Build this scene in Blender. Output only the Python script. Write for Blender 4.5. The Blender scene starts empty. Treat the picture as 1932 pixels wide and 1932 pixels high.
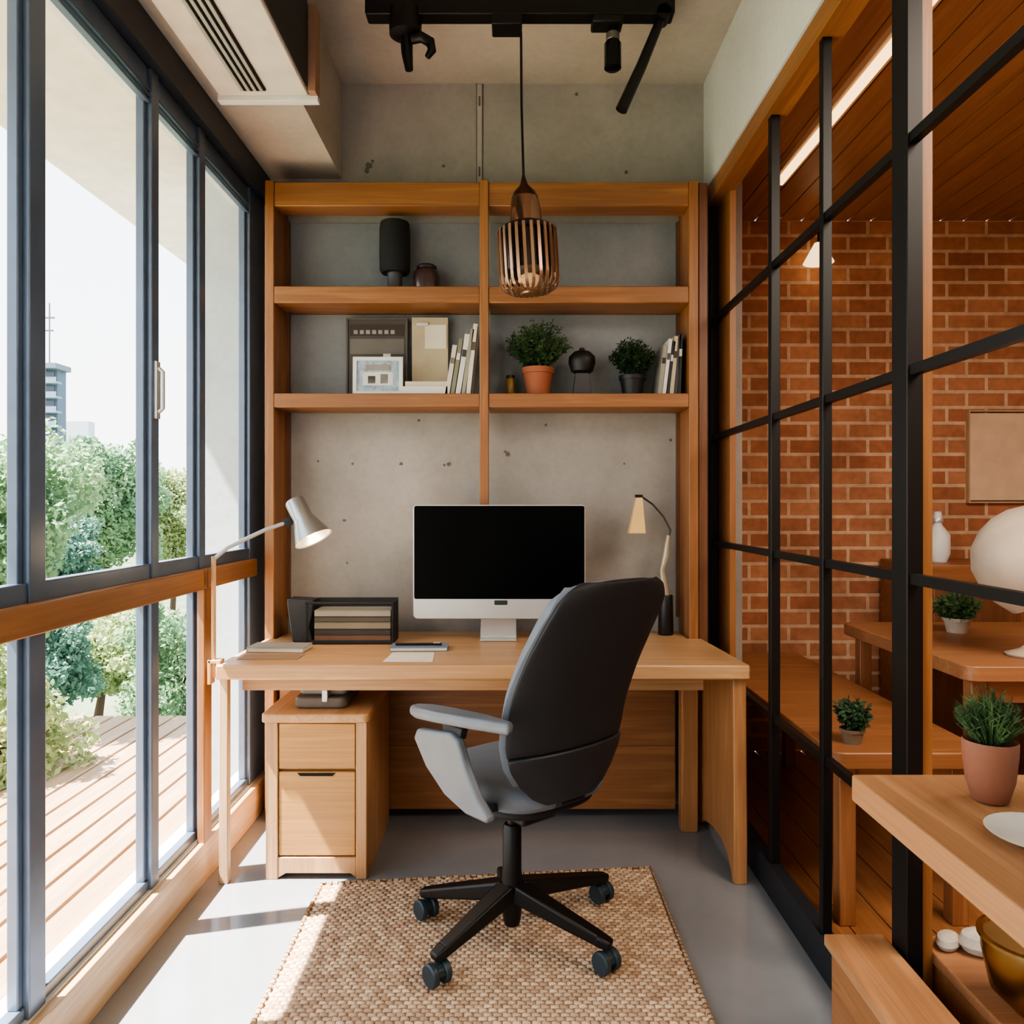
import bpy, bmesh, math, random
from mathutils import Vector, Matrix
R=math.radians
C=bpy.context.scene.collection
F=1455.0; H=1.27
def P(px,py,Y): return Vector(((px-966)/F*Y, Y, H-(py-955)/F*Y))
# ---------------------------------------------------------------- mesh builder
class MB:
    def __init__(s): s.v=[]; s.f=[]
    def add(s,vs,fs):
        n=len(s.v); s.v+= [tuple(a) for a in vs]; s.f+=[tuple(i+n for i in f) for f in fs]; return s
    def box(s,x0,x1,y0,y1,z0,z1):
        return s.add([(x,y,z) for x in(x0,x1) for y in(y0,y1) for z in(z0,z1)],
            [(0,1,3,2),(4,6,7,5),(0,4,5,1),(2,3,7,6),(0,2,6,4),(1,5,7,3)])
    def prism(s,pts,axis,a0,a1):
        def m(p,a):
            return {'z':(p[0],p[1],a),'x':(a,p[0],p[1]),'y':(p[0],a,p[1])}[axis]
        n=len(pts)
        vs=[m(p,a0) for p in pts]+[m(p,a1) for p in pts]
        fs=[tuple(range(n)),tuple(range(2*n-1,n-1,-1))]+[(i,(i+1)%n,n+(i+1)%n,n+i) for i in range(n)]
        return s.add(vs,fs)
    def tube(s,pts,r,seg=10,cap=True):
        pts=[Vector(p) for p in pts]; n=len(pts)
        rs=r if isinstance(r,(list,tuple)) else [r]*n
        vs=[];fs=[]; up=None
        for i,p in enumerate(pts):
            t=(pts[min(i+1,n-1)]-pts[max(i-1,0)]).normalized()
            if up is None:
                up=Vector((0,0,1)) if abs(t.z)<.9 else Vector((1,0,0))
            a=(up-t*up.dot(t)).normalized(); up=a; b=t.cross(a)
            for k in range(seg):
                th=2*math.pi*k/seg; vs.append(p+(a*math.cos(th)+b*math.sin(th))*rs[i])
        for i in range(n-1):
            for k in range(seg):
                k2=(k+1)%seg; fs.append((i*seg+k,i*seg+k2,(i+1)*seg+k2,(i+1)*seg+k))
        if cap: fs.append(tuple(range(seg-1,-1,-1))); fs.append(tuple((n-1)*seg+k for k in range(seg)))
        return s.add(vs,fs)
    def lathe(s,prof,c=(0,0,0),seg=28,M=None):
        vs=[];fs=[];n=len(prof); c=Vector(c)
        for r,z in prof:
            for k in range(seg):
                th=2*math.pi*k/seg; p=Vector((max(r,1e-4)*math.cos(th),max(r,1e-4)*math.sin(th),z))
                if M is not None: p=M@p
                vs.append(p+c)
        for i in range(n-1):
            for k in range(seg):
                k2=(k+1)%seg; fs.append((i*seg+k,i*seg+k2,(i+1)*seg+k2,(i+1)*seg+k))
        fs.append(tuple(range(seg-1,-1,-1))); fs.append(tuple((n-1)*seg+k for k in range(seg)))
        return s.add(vs,fs)
    def taper(s,p0,p1,w0,h0,w1,h1):
        p0=Vector(p0);p1=Vector(p1);t=(p1-p0).normalized();sd=t.cross(Vector((0,0,1))).normalized();u=sd.cross(t)
        vs=[]
        for p,w,h in((p0,w0,h0),(p1,w1,h1)):
            for a,b in((-1,-1),(1,-1),(1,1),(-1,1)): vs.append(p+sd*a*w/2+u*b*h/2)
        return s.add(vs,[(3,2,1,0),(4,5,6,7),(0,1,5,4),(1,2,6,5),(2,3,7,6),(3,0,4,7)])
    def xf(s,M,start=0):
        s.v[start:]=[tuple(M@Vector(p)) for p in s.v[start:]]; return s
    def grid(s,nu,nv,fn):
        vs=[fn(i/(nu-1),j/(nv-1)) for j in range(nv) for i in range(nu)]
        fs=[(j*nu+i,j*nu+i+1,(j+1)*nu+i+1,(j+1)*nu+i) for j in range(nv-1) for i in range(nu-1)]
        return s.add(vs,fs)
origin={}
def build(name,mb,m,parent=None,bevel=0,seg=2,smooth=False,recalc=True,solid=0,sub=0,ang=40):
    me=bpy.data.meshes.new(name); me.from_pydata(mb.v,[],mb.f)
    if recalc:
        bm=bmesh.new(); bm.from_mesh(me); bmesh.ops.recalc_face_normals(bm,faces=bm.faces); bm.to_mesh(me); bm.free()
    me.materials.append(m)
    if smooth or bevel:
        for p in me.polygons: p.use_smooth=True
        try: me.set_sharp_from_angle(angle=R(ang))
        except Exception: pass
    o=bpy.data.objects.new(name,me); C.objects.link(o)
    if solid:
        md=o.modifiers.new('s','SOLIDIFY'); md.thickness=solid; md.offset=0
    if bevel:
        md=o.modifiers.new('b','BEVEL'); md.width=bevel; md.segments=seg; md.limit_method='ANGLE'; md.angle_limit=R(35)
    if sub:
        md=o.modifiers.new('u','SUBSURF'); md.levels=sub; md.render_levels=sub
    origin[o.name]=Vector((0,0,0))
    if parent:
        o.parent=parent; o.matrix_parent_inverse=Matrix.Translation(-origin[parent.name])
    return o
def tag(o,label,cat,group=None):
    o['label']=label; o['category']=cat
    if group: o['group']=group
    return o
def thing(name,label,cat,loc=(0,0,0),group=None):
    o=bpy.data.objects.new(name,None); C.objects.link(o); o.empty_display_size=.1
    o.location=loc; origin[o.name]=Vector(loc); return tag(o,label,cat,group)
def struct(name,mb,m,**k):
    o=build(name,mb,m,**k)
    if not o.parent: o['kind']='structure'
    return o
def B(*a): return MB().box(*a)
def rrect(x0,x1,y0,y1,r,n=5):
    pts=[]
    for cx,cy,a in((x1-r,y1-r,0),(x0+r,y1-r,90),(x0+r,y0+r,180),(x1-r,y0+r,270)):
        for k in range(n+1):
            t=R(a+90*k/n); pts.append((cx+r*math.cos(t),cy+r*math.sin(t)))
    return pts
# ---------------------------------------------------------------- materials
def lin(h):
    if isinstance(h,str):
        c=[int(h[i:i+2],16)/255 for i in(0,2,4)]
        return tuple((x/12.92 if x<=.04045 else ((x+.055)/1.055)**2.4) for x in c)
    return h
def base(name):
    m=bpy.data.materials.new(name); m.use_nodes=True; t=m.node_tree; b=t.nodes['Principled BSDF']
    return m,t,b
def N(t,k,**kw):
    n=t.nodes.new(k)
    for a,v in kw.items():
        if hasattr(n,a) and not a[0].isupper(): setattr(n,a,v)
        else: n.inputs[a].default_value=v
    return n
def sc(c,k): return tuple(min(1,x*k) for x in c)+(1,)
def coords(t,scale=(1,1,1),swz=None):
    tc=N(t,'ShaderNodeTexCoord'); out=tc.outputs['Object']
    if swz:
        s=N(t,'ShaderNodeSeparateXYZ'); c=N(t,'ShaderNodeCombineXYZ'); t.links.new(out,s.inputs[0])
        for i,a in enumerate(swz): t.links.new(s.outputs[a],c.inputs[i])
        out=c.outputs[0]
    mp=N(t,'ShaderNodeMapping'); mp.inputs['Scale'].default_value=scale; t.links.new(out,mp.inputs[0]); return mp.outputs[0]
def ramp(t,fac,stops):
    r=N(t,'ShaderNodeValToRGB'); e=r.color_ramp.elements
    while len(e)<len(stops): e.new(.5)
    for i,(p,c) in enumerate(stops): e[i].position=p; e[i].color=c if len(c)==4 else tuple(c)+(1,)
    t.links.new(fac,r.inputs[0]); return r.outputs[0]
def mul(t,a,b,fac=1):
    m=N(t,'ShaderNodeMix'); m.data_type='RGBA'; m.blend_type='MULTIPLY'; m.inputs[0].default_value=fac
    t.links.new(a,m.inputs[6]); t.links.new(b,m.inputs[7]); return m.outputs[2]
def bumpit(t,b,h,strength=.2,dist=.01):
    n=N(t,'ShaderNodeBump'); n.inputs['Strength'].default_value=strength; n.inputs['Distance'].default_value=dist
    t.links.new(h,n.inputs['Height']); t.links.new(n.outputs[0],b.inputs['Normal'])
def M(name,col,rough=.5,metal=0,var=.08,ns=12,bump=0,bs=150,emis=None,es=0,coat=0,spec=None):
    col=lin(col); m,t,b=base(name)
    n=N(t,'ShaderNodeTexNoise'); n.inputs['Scale'].default_value=ns; n.inputs['Detail'].default_value=4
    t.links.new(coords(t),n.inputs[0])
    t.links.new(ramp(t,n.outputs[0],[(.3,sc(col,1-var)),(.7,sc(col,1+var))]),b.inputs['Base Color'])
    b.inputs['Roughness'].default_value=rough; b.inputs['Metallic'].default_value=metal
    if spec is not None: b.inputs['Specular IOR Level'].default_value=spec
    if coat: b.inputs['Coat Weight'].default_value=coat
    if emis: b.inputs['Emission Color'].default_value=tuple(lin(emis))+(1,); b.inputs['Emission Strength'].default_value=es
    if bump:
        n2=N(t,'ShaderNodeTexNoise'); n2.inputs['Scale'].default_value=bs; t.links.new(coords(t),n2.inputs[0]); bumpit(t,b,n2.outputs[0],bump,.003)
    return m
_w={}
tones={'shelf':('754a2c','a97548'),'desk':('a67a50','cda377'),'drawer':('a6733c','c99a5c'),'dark':('553521','80543a'),
 'pale':('b58e66','d6b794'),'deck':('8a6c50','b8997a'),'far':('74482d','a5714a'),'farlight':('85583a','ad7b55'),'slab':('946540','bd8c62'),'sidep':('93633e','b9875a')}
def wood(tone,axis='x',rough=.42):
    k=(tone,axis)
    if k in _w: return _w[k]
    c1,c2=[lin(c) for c in tones[tone]]; m,t,b=base('wood_%s_%s'%k)
    s={'x':(.7,10,10),'y':(10,.7,10),'z':(10,10,.7)}[axis]
    n=N(t,'ShaderNodeTexNoise'); n.inputs['Scale'].default_value=2.6; n.inputs['Detail'].default_value=6; n.inputs['Distortion'].default_value=.9
    t.links.new(coords(t,s),n.inputs[0])
    mid=tuple((a+b_)/2 for a,b_ in zip(c1,c2)); lo=tuple(a*.65+b_*.35 for a,b_ in zip(c1,c2))
    col=ramp(t,n.outputs[0],[(.28,lo),(.5,mid),(.72,c2)])
    s2=tuple(x*6 if x>1 else x*1.5 for x in s)
    n2=N(t,'ShaderNodeTexNoise'); n2.inputs['Scale'].default_value=3; n2.inputs['Detail'].default_value=3
    t.links.new(coords(t,s2),n2.inputs[0])
    col=mul(t,col,ramp(t,n2.outputs[0],[(.3,(.76,.74,.72)),(.6,(1,1,1))]),.7)
    t.links.new(col,b.inputs['Base Color']); b.inputs['Roughness'].default_value=rough
    bumpit(t,b,n2.outputs[0],.08,.002)
    _w[k]=m; return m
def concrete(name,c1,c2,bump=.15,rough=.8):
    c1=lin(c1);c2=lin(c2); m,t,b=base(name)
    n=N(t,'ShaderNodeTexNoise'); n.inputs['Scale'].default_value=1.6; n.inputs['Detail'].default_value=8; n.inputs['Roughness'].default_value=.6
    t.links.new(coords(t),n.inputs[0]); col=ramp(t,n.outputs[0],[(.32,c1),(.66,c2)])
    n2=N(t,'ShaderNodeTexNoise'); n2.inputs['Scale'].default_value=45; n2.inputs['Detail'].default_value=5
    t.links.new(coords(t),n2.inputs[0]); col=mul(t,col,ramp(t,n2.outputs[0],[(.25,(.9,.9,.9)),(.6,(1,1,1))]),.8 if bump>.05 else .15)
    t.links.new(col,b.inputs['Base Color']); b.inputs['Roughness'].default_value=rough
    bumpit(t,b,n2.outputs[0],bump,.004); return m
def brickmat(name,c1,c2,mo,bw,bh,swz,mortar=.008,off=.5,bump=.6,rough=.85,smooth=.1,blotch=False):
    m,t,b=base(name); v=coords(t,(1,1,1),swz)
    br=N(t,'ShaderNodeTexBrick'); br.offset=off; t.links.new(v,br.inputs[0])
    for k,val in(('Color1',tuple(lin(c1))+(1,)),('Color2',tuple(lin(c2))+(1,)),('Mortar',tuple(lin(mo))+(1,)),('Scale',1),('Mortar Size',mortar),('Mortar Smooth',smooth),('Brick Width',bw),('Row Height',bh)):
        br.inputs[k].default_value=val
    n=N(t,'ShaderNodeTexNoise'); n.inputs['Scale'].default_value=25; n.inputs['Detail'].default_value=5; t.links.new(v,n.inputs[0])
    col=mul(t,br.outputs[0],ramp(t,n.outputs[0],[(.3,(.72,.7,.7)),(.65,(1,1,1))]),.8)
    if blotch:
        n3=N(t,'ShaderNodeTexNoise'); n3.inputs['Scale'].default_value=3; n3.inputs['Detail'].default_value=3; t.links.new(v,n3.inputs[0])
        col=mul(t,col,ramp(t,n3.outputs[0],[(.35,(.66,.62,.6)),(.6,(1,1,1))]),.8)
    t.links.new(col,b.inputs['Base Color']); b.inputs['Roughness'].default_value=rough
    inv=N(t,'ShaderNodeMath'); inv.operation='SUBTRACT'; inv.inputs[0].default_value=1; t.links.new(br.outputs['Fac'],inv.inputs[1])
    if bump: bumpit(t,b,inv.outputs[0],bump,.006)
    return m
def leafmat(name,c1,c2,ns=3):
    m,t,b=base(name); n=N(t,'ShaderNodeTexNoise'); n.inputs['Scale'].default_value=ns; n.inputs['Detail'].default_value=3
    t.links.new(coords(t),n.inputs[0]); col=ramp(t,n.outputs[0],[(.35,lin(c1)),(.65,lin(c2))])
    t.links.new(col,b.inputs['Base Color']); b.inputs['Roughness'].default_value=.6
    tl=N(t,'ShaderNodeBsdfTranslucent'); t.links.new(col,tl.inputs[0]); mx=N(t,'ShaderNodeMixShader'); mx.inputs[0].default_value=.35
    o=t.nodes['Material Output']; t.links.new(b.outputs[0],mx.inputs[1]); t.links.new(tl.outputs[0],mx.inputs[2]); t.links.new(mx.outputs[0],o.inputs[0]); return m

conc_back=concrete('concrete_back','8d8984','a9a49e')
conc_ceil=concrete('concrete_ceiling','a9a298','c0b8ac')
conc_dark=concrete('concrete_soffit','a39d93','beb7ac')
conc_fin=concrete('concrete_outside','a4acb2','bec5c9')
white_wall=concrete('plaster_right','c9cacb','d8d9d9',bump=.08)
floor_m=concrete('polished_floor','7b7d80','8a8c90',bump=.006,rough=.1)
frame_m=M('window_frame_blue_grey','5c6b80',.3,.25)
black=M('black_steel','0d0d0e',.45,.2)
blackpl=M('charcoal_mesh','1a1a1d',.65,0,bump=.2,bs=500,spec=.45)
rubber=M('caster_rubber','26343b',.45)
whitep=M('white_paint','d8d8d4',.5)
alum=M('aluminium','c9c9c9',.35,.6,var=.03)
greyfab=M('grey_upholstery','666d77',.75,bump=.3,bs=600)
greypad=M('grey_arm_plastic','62686f',.4)
brick_m=brickmat('red_brick','a5694b','c18763','d2b092',.205,.081,(0,2,1),mortar=.009,blotch=True)
rug_m=brickmat('jute_weave','a98a6e','d6bb9c','80624a',.024,.0155,(0,1,2),mortar=.0022,bump=0,smooth=.9)
rope_m=brickmat('jute_rope','a08160','c4a583','5b3d28',.02,.02,(1,0,2),mortar=.003,bump=.8,smooth=.9)
terra=M('terracotta','96573c',.75,bump=.1)
paper=M('paper','d9d4c8',.8)
pages=M('book_pages','cfc6b2',.9,ns=300)
copper=M('copper_cap','5c3d2c',.25,.9)
cane=M('cane_slat','c49a70',.5)
bronze=M('bronze_slat','a38066',.25,.7)
brass=M('brass','9c8050',.3,1.0)
darkgap=M('dark_recess','0a0a0a',.9)
leaf1=leafmat('leaf_green','2f4a2a','5f7f4e',30)
leaf2=leafmat('leaf_dark','1e3521','3c5a36',30)
soil=M('soil','2a1c12',.95,var=.3,ns=80)

# ---------------------------------------------------------------- room shell
struct('floor',B(-1.06,.9,-1.5,3.42,-.1,0),floor_m)
struct('wall_back',B(-1.12,.985,3.3,3.5,0,3.25),conc_back)
seam=MB().box(-.149,-.129,3.295,3.2995,2.62,3.072)
struct('trim_1',seam,M('seam_mortar','a9a59c',.8))
seam=MB().box(-.153,-.149,3.294,3.2995,2.6,3.075).box(-.129,-.125,3.294,3.2995,2.6,3.075)
for k in range(2): seam.box(-.143,-.135,3.292,3.295,2.98-k*.3,3.02-k*.3)
struct('trim_6',seam,M('seam_groove','66635f',.9))  # darker grooves and brackets along the wall seam
pit=MB(); random.seed(3)
for px,py,r in[(757,875,4.5),(847,875,5),(838,877,3),(665,875,3),(650,982,4.5),(958,857,5.5),(953,852,3.5),(1030,802,4),(790,793,3.5),(837,313,3.5),(1182,325,4),(697,312,8),(692,322,6),(703,304,4),(1265,830,4),(600,870,2.5),(1178,875,2.5),(1088,178,4),(655,1062,3)]:
    c=P(px,py,3.299); n=9
    pts=[(c.x+math.cos(2*math.pi*i/n)*r/441*random.uniform(.5,1.0),c.z+math.sin(2*math.pi*i/n)*r/441*random.uniform(.5,1.0)) for i in range(n)]
    pit.prism(pts,'y',3.2975,3.2995)
struct('trim_2',pit,M('concrete_holes','65625d',.9))
struct('ceiling',B(-1.3,.9,-1.5,3.42,3.077,3.25),conc_ceil)
struct('ceiling_soffit',B(-1.2,-.728,-1.5,3.3,2.67,3.077),conc_dark)
struct('wall_right',B(.82,.9,-1.5,3.3,2.61,3.077),white_wall)
struct('wall_right_rear',B(.84,.9,-1.5,1.10,0,2.61),white_wall)
struct('wall_front',B(-1.3,.9,-1.6,-1.5,-.1,3.25),white_wall)
ac=thing('air_conditioner_casing','cream air duct casing with black slot grille hanging under the ceiling by the windows','air duct',(-.8,1.4,2.6))
build('casing',MB().box(-.95,-.66,.2,2.5,2.60,2.67).box(-.728,-.66,.2,2.5,2.67,2.99),M('casing_cream','d2ccc0',.6),ac,bevel=.004)
build('side_cover',B(-.66,-.655,.2,2.47,2.615,2.99),M('casing_side_dark','2c2d31',.6),ac)
build('end_trim',MB().box(-.655,-.63,2.47,2.53,2.60,2.88),M('pink_brown_trim','94705c',.6),ac,bevel=.002)
build('lip',MB().box(-.955,-.63,2.5,2.53,2.585,2.605),whitep,ac,bevel=.002)
g=build('grille_frame',MB().box(-.865,-.785,.3,2.46,2.594,2.60),darkgap,ac)
sl=MB()
for k in range(4): sl.box(-.862+k*.0205,-.852+k*.0205,.3,2.45,2.588,2.594)
build('grille_slats',sl,M('grille_metal','a9a69e',.4,.3),g)
# ---------------------------------------------------------------- left window wall
posts=[(.55,.60),(1.695,1.755),(2.27,2.317),(2.62,2.668),(3.12,3.3)]
def window(n,y0,y1,post):
    mb=MB()
    mb.box(-1.108,-1.06,post[0],post[1],.14,2.56)
    mb.box(-1.10,-1.065,y0,y1,.985,1.10)
    mb.box(-1.10,-1.07,y0,y1,.14,.17)
    mb.box(-1.10,-1.07,y0,y1,2.50,2.56)
    mb.box(-1.10,-1.075,y0,y0+.018,.17,2.5); mb.box(-1.10,-1.075,y1-.018,y1,.17,2.5)
    for k in range(3): mb.box(-1.085+k*.004,-1.062,y0,y1,2.455+k*.017,2.462+k*.017)
    return struct('window_%d'%n,mb,frame_m,bevel=.003)
window(1,.60,1.695,posts[1]); w2=window(2,1.755,2.27,posts[2]); window(3,2.317,2.62,posts[3]); window(4,2.668,3.12,posts[4])
build('handle',MB().tube([(-1.052,2.295,1.68),(-1.04,2.295,1.67),(-1.04,2.295,1.56),(-1.052,2.295,1.55)],.007).box(-1.06,-1.052,2.283,2.307,1.53,1.70),alum,w2)
window(5,-1.5,.55,posts[0])
struct('trim_3',B(-1.15,-1.035,-1.5,3.3,2.56,2.67),M('header_dark','2f353d',.45))
struct('trim_4',MB().box(-1.06,-1.03,-1.5,2.585,.99,1.058).box(-1.06,-1.03,2.60,3.12,.99,1.058),wood('shelf','y'),bevel=.004)
struct('trim_5',B(-1.06,-1.035,2.595,2.66,.13,.99),wood('shelf','z'),bevel=.003)
struct('baseboard_left',B(-1.06,-1.035,-1.5,3.3,0,.135),wood('pale','y'),bevel=.003)
struct('window_sill_left',B(-1.17,-1.06,-1.5,3.3,-.1,.14),whitep)
struct('wall_outside_fin',B(-1.34,-1.121,3.3,3.6,-.4,2.75),conc_fin)
struct('wall_left_upper',B(-1.2,-1.15,-1.5,3.3,2.56,2.67),white_wall)
struct('balcony_ceiling',B(-1.95,-1.2,-3,5.2,2.72,2.95),M('balcony_soffit','d2cbbf',.8))
dk=MB(); x=-1.175
while x>-2.6: dk.box(x-.104,x,-2,4.6,-.03,.02); x-=.12
struct('deck',dk,wood('deck','y',.6),bevel=.002)
struct('deck_joists',B(-2.62,-1.17,-2,4.6,-.3,-.04),M('joist_dark','1a110c',.9))
struct('ground_garden',B(-90,-2.62,-30,120,-.62,-.6),M('lawn','5f6950',.95,var=.35,ns=1.2))

# ---------------------------------------------------------------- outside trees / towers
def leafcloud(blobs,n,size,seed,flat=.5):
    rnd=random.Random(seed); mb=MB(); tot=sum(b[3]*b[4]*b[5] for b in blobs)
    for (cx,cy,cz,rx,ry,rz) in blobs:
        for _ in range(int(n*rx*ry*rz/tot)):
            d=Vector((rnd.gauss(0,1),rnd.gauss(0,1),rnd.gauss(0,1))).normalized()*rnd.uniform(.5,1.08)
            c=Vector((cx+d.x*rx,cy+d.y*ry,cz+d.z*rz)); a=Vector((rnd.gauss(0,1),rnd.gauss(0,1),rnd.gauss(0,1))).normalized()
            b=a.orthogonal().normalized(); s=size*rnd.uniform(.6,1.4)
            mb.add([c-a*s,c+b*s*.45,c+a*s,c-b*s*.45],[(0,1,2,3)])
    return mb
bark=M('bark','4b3a2c',.9)
def tree(px,py,Y,rx,rz,n,size,lm,seed,label,gz=-.6,name='tree',cat='tree'):
    c=P(px,py,Y); rnd=random.Random(seed)
    t=thing(name,label,cat,(c.x,Y,gz),'trees in the garden outside')
    bl=[(c.x,Y,c.z,rx*.66,rx*.66,rz*.7)]
    for k in range(26):
        a=rnd.uniform(0,6.28); q=rnd.uniform(.3,.85)
        bl.append((c.x+math.cos(a)*rx*q,Y+math.sin(a)*rx*q,c.z+rnd.uniform(-.85,.85)*rz,rx*rnd.uniform(.14,.32),rx*.26,rz*rnd.uniform(.12,.28)))
    build('crown',leafcloud(bl,n,size,seed),lm,t,recalc=False)
    tk=MB().tube([(c.x,Y,gz),(c.x+.05,Y,(gz+c.z)/2),(c.x,Y,c.z+rz*.5)],[rx*.07,rx*.05,rx*.02],8)
    for k in range(5):
        a=k*1.3; tk.tube([(c.x,Y,c.z-rz*.3+k*rz*.1),(c.x+math.cos(a)*rx*.6,Y+math.sin(a)*rx*.6,c.z+rz*.2+k*rz*.08)],[rx*.03,rx*.008],6)
    build('trunk',tk,bark,t,smooth=True); return t
lmA=leafmat('tree_mid','4f7350','83a276',1.5); lmB=leafmat('tree_dark','3a5b4c','5e8270',1.5); lmC=leafmat('tree_yellow','768a56','a8b480',1.5)
tree(195,960,11,.9,1.14,19000,.036,lmA,1,'bushy mid-green tree seen through the second window pane beyond the deck')
tree(92,1045,9,.6,.62,10000,.034,lmB,2,'dark blue-green tree left of the bushy one, beside the window post')
tree(325,975,13,.75,1.1,13000,.038,lmC,3,'pale yellow-green tree seen in the narrow window pane above the wooden rail')
tree(180,1240,6.3,.62,.40,11000,.024,lmC,4,'low bright green shrub at the edge of the deck below the rail',name='shrub',cat='shrub')
tree(95,1250,5.4,.36,.46,8000,.022,lmB,5,'low dark green shrub left of the bright one below the rail',name='shrub',cat='shrub')
tree(330,1290,5.6,.42,.72,12000,.02,lmA,6,'leafy shrub seen in the narrow lower window pane beside the deck',name='shrub',cat='shrub')
tree(-10,1000,4.2,.5,.7,9000,.024,lmA,7,'green shrub at the far left edge of the windows')
tree(-5,1420,3.6,.42,.6,9000,.022,lmC,8,'light green shrub at the far lower left beside the deck',name='shrub',cat='shrub')
def tower(pxl,pxr,pyt,Y,fl,label,wm,depth=1.2,bands=True):
    a=P(pxl,pyt,Y); b=P(pxr,pyt,Y)
    t=thing('apartment_tower',label,'building',((a.x+b.x)/2,Y,-.6))
    build('wall',B(a.x,b.x,Y,Y+depth,-.6,a.z),wm,t)
    hh=(a.z+.6)/fl
    if bands:
        bm_b=M('balcony_white','6f7f8f',.7); gm_=M('tower_glass','2f3f50',.2)
        for k in range(2,fl):
            z=-.6+k*hh
            build('balcony',MB().box(a.x-.2,b.x+.35,Y-.8,Y,z,z+hh*.14).box(a.x-.2,b.x+.35,Y-.8,Y-.72,z+hh*.14,z+hh*.42),bm_b,t)
            for j in range(2): x=a.x+(b.x-a.x)*(.12+.45*j); build('window',B(x,x+(b.x-a.x)*.35,Y-.05,Y,z+hh*.25,z+hh*.9),gm_,t)
        build('roof',B(a.x-.3,b.x+.4,Y-.9,Y+depth,a.z,a.z+.4),M('tower_roof','5d6a76',.8),t)
        build('mast',MB().tube([(b.x-.6,Y,a.z),(b.x-.6,Y,a.z+5.2)],.06,6).box(b.x-1,b.x-.2,Y-.05,Y+.05,a.z+4,a.z+4.12).box(b.x-.9,b.x-.3,Y-.05,Y+.05,a.z+3,a.z+3.12),M('mast_dark','4b5560',.6),t)
    else:
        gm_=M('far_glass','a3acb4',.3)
        for i in range(3):
            for k in range(2,6): x=a.x+(b.x-a.x)*(.12+.3*i); z=-.6+(a.z+.6)*(.1+.14*k); build('window',B(x,x+(b.x-a.x)*.15,Y-.05,Y,z,z+(a.z+.6)*.07),gm_,t)
tower(45,108,698,60,11,'blue-grey apartment tower with stacked balconies beyond the trees',M('tower_wall','46586a',.8))
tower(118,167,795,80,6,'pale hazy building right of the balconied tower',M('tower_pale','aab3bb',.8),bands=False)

# ---------------------------------------------------------------- right partition
pt=thing('glass_partition','black steel grid glazed partition on the right looking into the brick room','glass partition',(.86,2.2,0))
pfr=lambda *a: build('post',B(*a),black,pt,bevel=.002)
pfr(.84,.87,3.262,3.297,0,2.54); pfr(.84,.87,2.50,2.53,0,2.54); pfr(.84,.866,2.085,2.11,0,2.54); pfr(.84,.875,1.64,1.707,0,2.54); pfr(.84,.875,1.105,1.15,0,2.54)
for z in(2.055,1.56,1.115,.58):
    build('crossbar',B(.846,.866,1.15,3.262,z-.011,z+.011),black,pt)
build('base_rail',B(.835,.875,1.15,3.262,0,.11),M('base_steel','22262b',.5,.2),pt,bevel=.002)
build('header',B(.825,.90,1.105,3.297,2.54,2.608),wood('shelf','y'),pt,bevel=.003)
build('jamb',B(.876,.905,1.66,1.70,0,2.54),wood('shelf','z'),pt); build('jamb',B(.876,.90,3.1,3.297,0,2.54),wood('shelf','z'),pt)
# ---------------------------------------------------------------- far room
fl=MB(); x=.9; k=0
while x<3.3: fl.box(x+.002,x+.118,-.5,4.0,-.02,0); x+=.12
struct('floor_far_room',fl,wood('far','y',.35))
struct('floor_far_room_base',B(.9,3.3,-.5,4.0,-.1,-.021),darkgap)
cl=MB(); x=.9
while x<3.3: cl.box(x+.003,x+.117,-.5,4.0,2.75,2.77); x+=.12
struct('ceiling_far_room',cl,wood('farlight','y'))
struct('ceiling_far_room_base',B(.9,3.3,-.5,4.0,2.771,2.9),wood('dark','y'))
struct('wall_far_room_brick',B(.86,3.3,4.0,4.1,0,2.75),brick_m)
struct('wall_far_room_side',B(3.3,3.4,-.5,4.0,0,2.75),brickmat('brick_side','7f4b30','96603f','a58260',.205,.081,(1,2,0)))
struct('wall_far_room_front',B(.9,3.3,-.6,-.5,0,2.75),wood('far','x'))
struct('wall_far_room_pier',B(.86,.985,3.5,4.0,0,2.75),conc_back)
led=thing('linear_ceiling_light','long glowing strip light under the wooden ceiling behind the glass partition','ceiling light',(1.2,2.6,2.73))
build('housing',B(1.165,1.235,1.6,3.5,2.725,2.75),wood('pale','y'),led)
build('diffuser',B(1.18,1.22,1.62,3.48,2.718,2.725),M('led','ffd9a0',.5,emis='ffd090',es=3),led)
wl=thing('wall_lamp','small white cone lamp high on the brick wall behind the glass partition','lamp',(1.55,3.9,2.55))
build('shade',MB().lathe([(.01,.1),(.02,.1),(.075,0),(.07,0)],(1.55,3.9,2.5),20),M('lamp_glow','ffe8c8',.5,emis='ffdca8',es=2),wl,smooth=True)
build('stem',MB().tube([(1.55,3.9,2.6),(1.55,3.9,2.66),(1.55,4.0,2.66)],.006),black,wl)
def table(name,label,x0,x1,y0,y1,z,th,tone,group=None,leg=.05):
    t=thing(name,label,'table',((x0+x1)/2,(y0+y1)/2,0),group)
    build('tabletop',MB().prism(rrect(x0,x1,y0,y1,.04),'z',z-th,z),wood(tone,'x'),t,bevel=.004)
    for a in(x0+.04,x1-.04-leg):
        for b in(y0+.05,y1-.05-leg): build('leg',B(a,a+leg,b,b+leg,0,z-th),wood(tone,'z'),t,bevel=.003)
    build('apron',MB().box(x0+.06,x1-.06,y0+.06,y0+.08,z-th-.08,z-th),wood(tone,'x'),t)
    return t
table('low_table','low wooden table against the brick wall behind the glass partition',.95,1.42,2.28,3.85,.54,.05,'far')
table('dining_table','higher wooden table at the right in the brick room',1.45,3.1,2.45,3.4,.76,.05,'farlight')
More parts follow.
